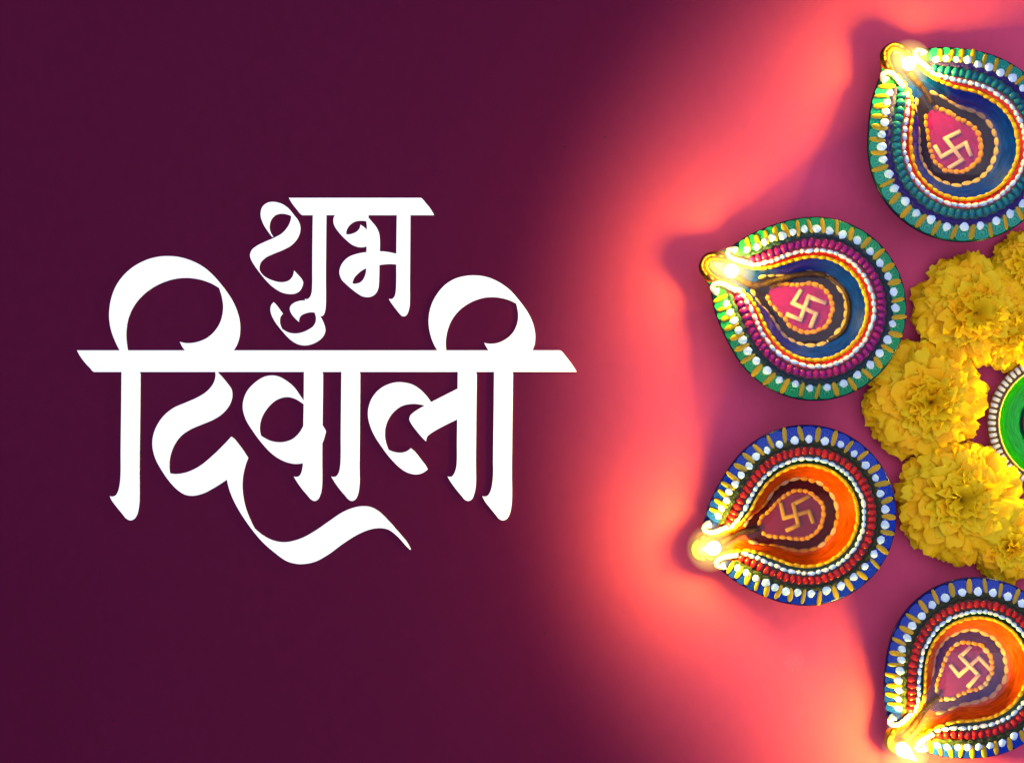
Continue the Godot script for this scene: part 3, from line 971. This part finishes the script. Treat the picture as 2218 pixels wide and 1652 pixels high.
# ============================================================ marigolds
func petal_shape(wide: float, curl: float, ruffle: float) -> ArrayMesh:
	# along +z from 0 to 1, y up: a narrow claw that opens into a broad, frilled fan with a lobed edge
	var across := 7
	var along := 4
	var rows := []
	var ph := rng.randf_range(0, TAU)
	var ph2 := rng.randf_range(0, TAU)
	var notch := []
	for j in across + 1:
		notch.append(rng.randf_range(0.0, 0.10) + (0.10 if j == 0 or j == across else 0.0))
	for i in along + 1:
		var v: float = [0.0, 0.38, 0.66, 0.86, 1.0][i]
		var row := PackedVector3Array()
		for j in across + 1:
			var u := float(j) / across * 2.0 - 1.0
			var w: float = wide * [0.20, 0.48, 0.86, 1.05, 0.98][i]
			var z: float = v - (notch[j] if i == along else 0.0) - 0.13 * u * u * u * u * v
			var y: float = -curl * v * v * v + 0.12 * wide * u * u * (1.0 - v) * 3.0
			y += v * v * v * ruffle * (sin(u * 4.4 + ph) + 0.8 * sin(u * 8.6 + ph2))
			row.append(Vector3(u * w + 0.02 * sin(i * 3.0 + ph), y, z))
		rows.append(row)
	var st := begin()
	add_grid(st, rows, false, [])
	return finish(st)

func make_flowers() -> void:
	for i in 9:
		marigold_petals.append(petal_shape([0.30, 0.36, 0.42][i % 3], [0.10, 0.30, 0.25][i / 3], [0.06, 0.09, 0.13][i / 3]))
	var g := "yellow marigold heads round the green bowl"
	marigold("yellow marigold head just above the green bowl, under the teal beaded lamp", 2104, 672, 124, 0.036, Vector2(0.10, 0.05), 0.3, g, 11)
	marigold("yellow marigold head touching the lamp with magenta beads", 2004, 864, 133, 0.036, Vector2(0.12, 0.05), 0.35, g, 12)
	marigold("yellow marigold head with olive shade tinted into its heart, touching the whole blue rimmed lamp", 2082, 1086, 137, 0.038, Vector2(0.0, -0.02), 0.8, g, 13)
	marigold("yellow marigold head above the lower right lamp, partly under its neighbour", 2196, 1172, 92, 0.026, Vector2(-0.1, 0.1), 0.4, g, 14)
	marigold("small yellow marigold head at the right edge, below the teal beaded lamp", 2226, 566, 72, 0.026, Vector2(0.0, 0.2), 0.3, g, 15)
	marigold("yellow marigold head at the right edge, between the topmost flower and the green bowl", 2200, 712, 94, 0.030, Vector2(-0.1, 0.1), 0.2, g, 16)

func marigold(label: String, x: float, y: float, r_px: float, high: float, tilt: Vector2, green: float, group: String, sd: int) -> void:
	rng.seed = sd
	var root := thing("marigold_flower", label, "flower", at_px(x, y, high * 0.5), group)
	var R := r_px * K * (1.0 - high * 0.5 / CAM_H)
	var count := int(clampf(230.0 * r_px / 115.0, 160.0, 280.0))
	var calyx := []
	for q in [[0.0, 0.0], [0.16, 0.0], [0.22, 0.12], [0.30, 0.26], [0.22, 0.34], [0.0, 0.36]]:
		calyx.append(ring(q[0] * R, q[1] * high, 12, []))
	var cs := begin()
	add_grid(cs, calyx, true, [])
	part("calyx", finish(cs), mat("calyx_green", lin(0.05, 0.11, 0.02), 0.6), root)
	for i in count:
		var f := (i + 0.5) / count
		var az := i * 2.39996 + rng.randf_range(-0.25, 0.25)
		# f = 0 in the heart, 1 at the skirt
		var elev := lerpf(84.0, -6.0, pow(f, 0.62)) + rng.randf_range(-11, 11)
		var e := deg_to_rad(elev)
		var dir := Vector3(cos(az) * cos(e), sin(e), sin(az) * cos(e))
		var root_r := R * lerpf(0.0, 0.26, f) + R * 0.10 * rng.randf() * (1.0 - f)
		var start := Vector3(cos(az) * root_r, high * lerpf(0.45, 0.34, f), sin(az) * root_r)
		start += Vector3(tilt.x, 0, tilt.y) * R * (1.0 - f)
		var reach: float = lerpf(high * 0.50, R * 0.80, smoothstep(0.0, 0.8, f)) * rng.randf_range(0.84, 1.06)
		var up := Vector3(-cos(az) * sin(e), cos(e), -sin(az) * sin(e))
		var side := up.cross(dir).normalized()
		var b := Basis(side, up, dir)
		b = b * Basis(Vector3.BACK, rng.randf_range(-0.4, 0.4)) * Basis(Vector3.RIGHT, rng.randf_range(-0.2, 0.2))
		var curl_group := 0 if f > 0.8 else (1 if f > 0.3 else 2)
		var mesh: ArrayMesh = marigold_petals[curl_group * 3 + rng.randi() % 3]
		var wide := rng.randf_range(0.80, 1.10) * R * 0.62 / reach
		b = b.scaled_local(Vector3(reach * minf(wide, 1.5), reach, reach))
		var k := rng.randi() % 4
		if f < 0.28 and rng.randf() < green:
			k = 2  # heart petals tinted greener, imitating the shade between them
		var t := Transform3D(b, start)
		part("petal", mesh, mats["petal_%d" % k], root, t)

# ============================================================ small marks on the card
func make_flecks() -> void:
	rng.seed = 99
	var fleck := dome(7, [[1.0, 0.0], [0.8, 0.7], [0.0, 1.0]], 0.25)
	var dark := mat("dust", lin(0.012, 0.004, 0.008), 0.8)
	var spots := [[1105, 262, 2.2, "tiny dark fleck of dust on the card, above and right of the upper word's bar"], [245, 1560, 3.0, "tiny dark fleck of dust near the card's lower left corner"], [1310, 297, 3.2, "tiny dark fleck of dust where the magenta begins, left of the topmost lamp"],
		[1222, 318, 3.6, "tiny curved dark fibre on the plum card, right of the upper word"], [935, 250, 3.0, "tiny dark fibre on the card above the upper word's bar"], [780, 1372, 2.0, "tiny dark fleck of dust under the sweeping tail of the lower word"],
		[1180, 1372, 3.0, "tiny dark fibre low on the card, right of the sweeping tail"], [310, 1310, 1.8, "tiny dark fleck of dust below the lower word's first stem"]]
	for q in spots:
		var o := part(numbered("dust_fleck"), fleck, dark, self, Transform3D(Basis(Vector3.UP, rng.randf() * TAU).scaled_local(Vector3(q[2] * K, 0.00015, q[2] * K * 0.35)), at_px(q[0], q[1])))
		o.set_meta("label", q[3])
		o.set_meta("category", "dust fleck")
		o.set_meta("group", "dust flecks on the card")
	var drop := part("oil_drop", dome(20, [[1.0, 0.0], [0.96, 0.5], [0.8, 0.85], [0.0, 1.0]], 0.01), null, self, Transform3D(Basis().scaled(Vector3(22 * K, 0.0004, 22 * K)), at_px(1720, 1434)))
	var m := StandardMaterial3D.new()
	m.resource_name = "oil_drop"
	m.transparency = BaseMaterial3D.TRANSPARENCY_ALPHA
	m.albedo_color = Color(0.9, 0.6, 0.5, 0.01)
	m.roughness = 0.1
	m.metallic_specular = 0.16
	drop.material_override = m
	drop.set_meta("label", "flat clear round drop on the card, between the two blue rimmed lamps")
	drop.set_meta("category", "drop")
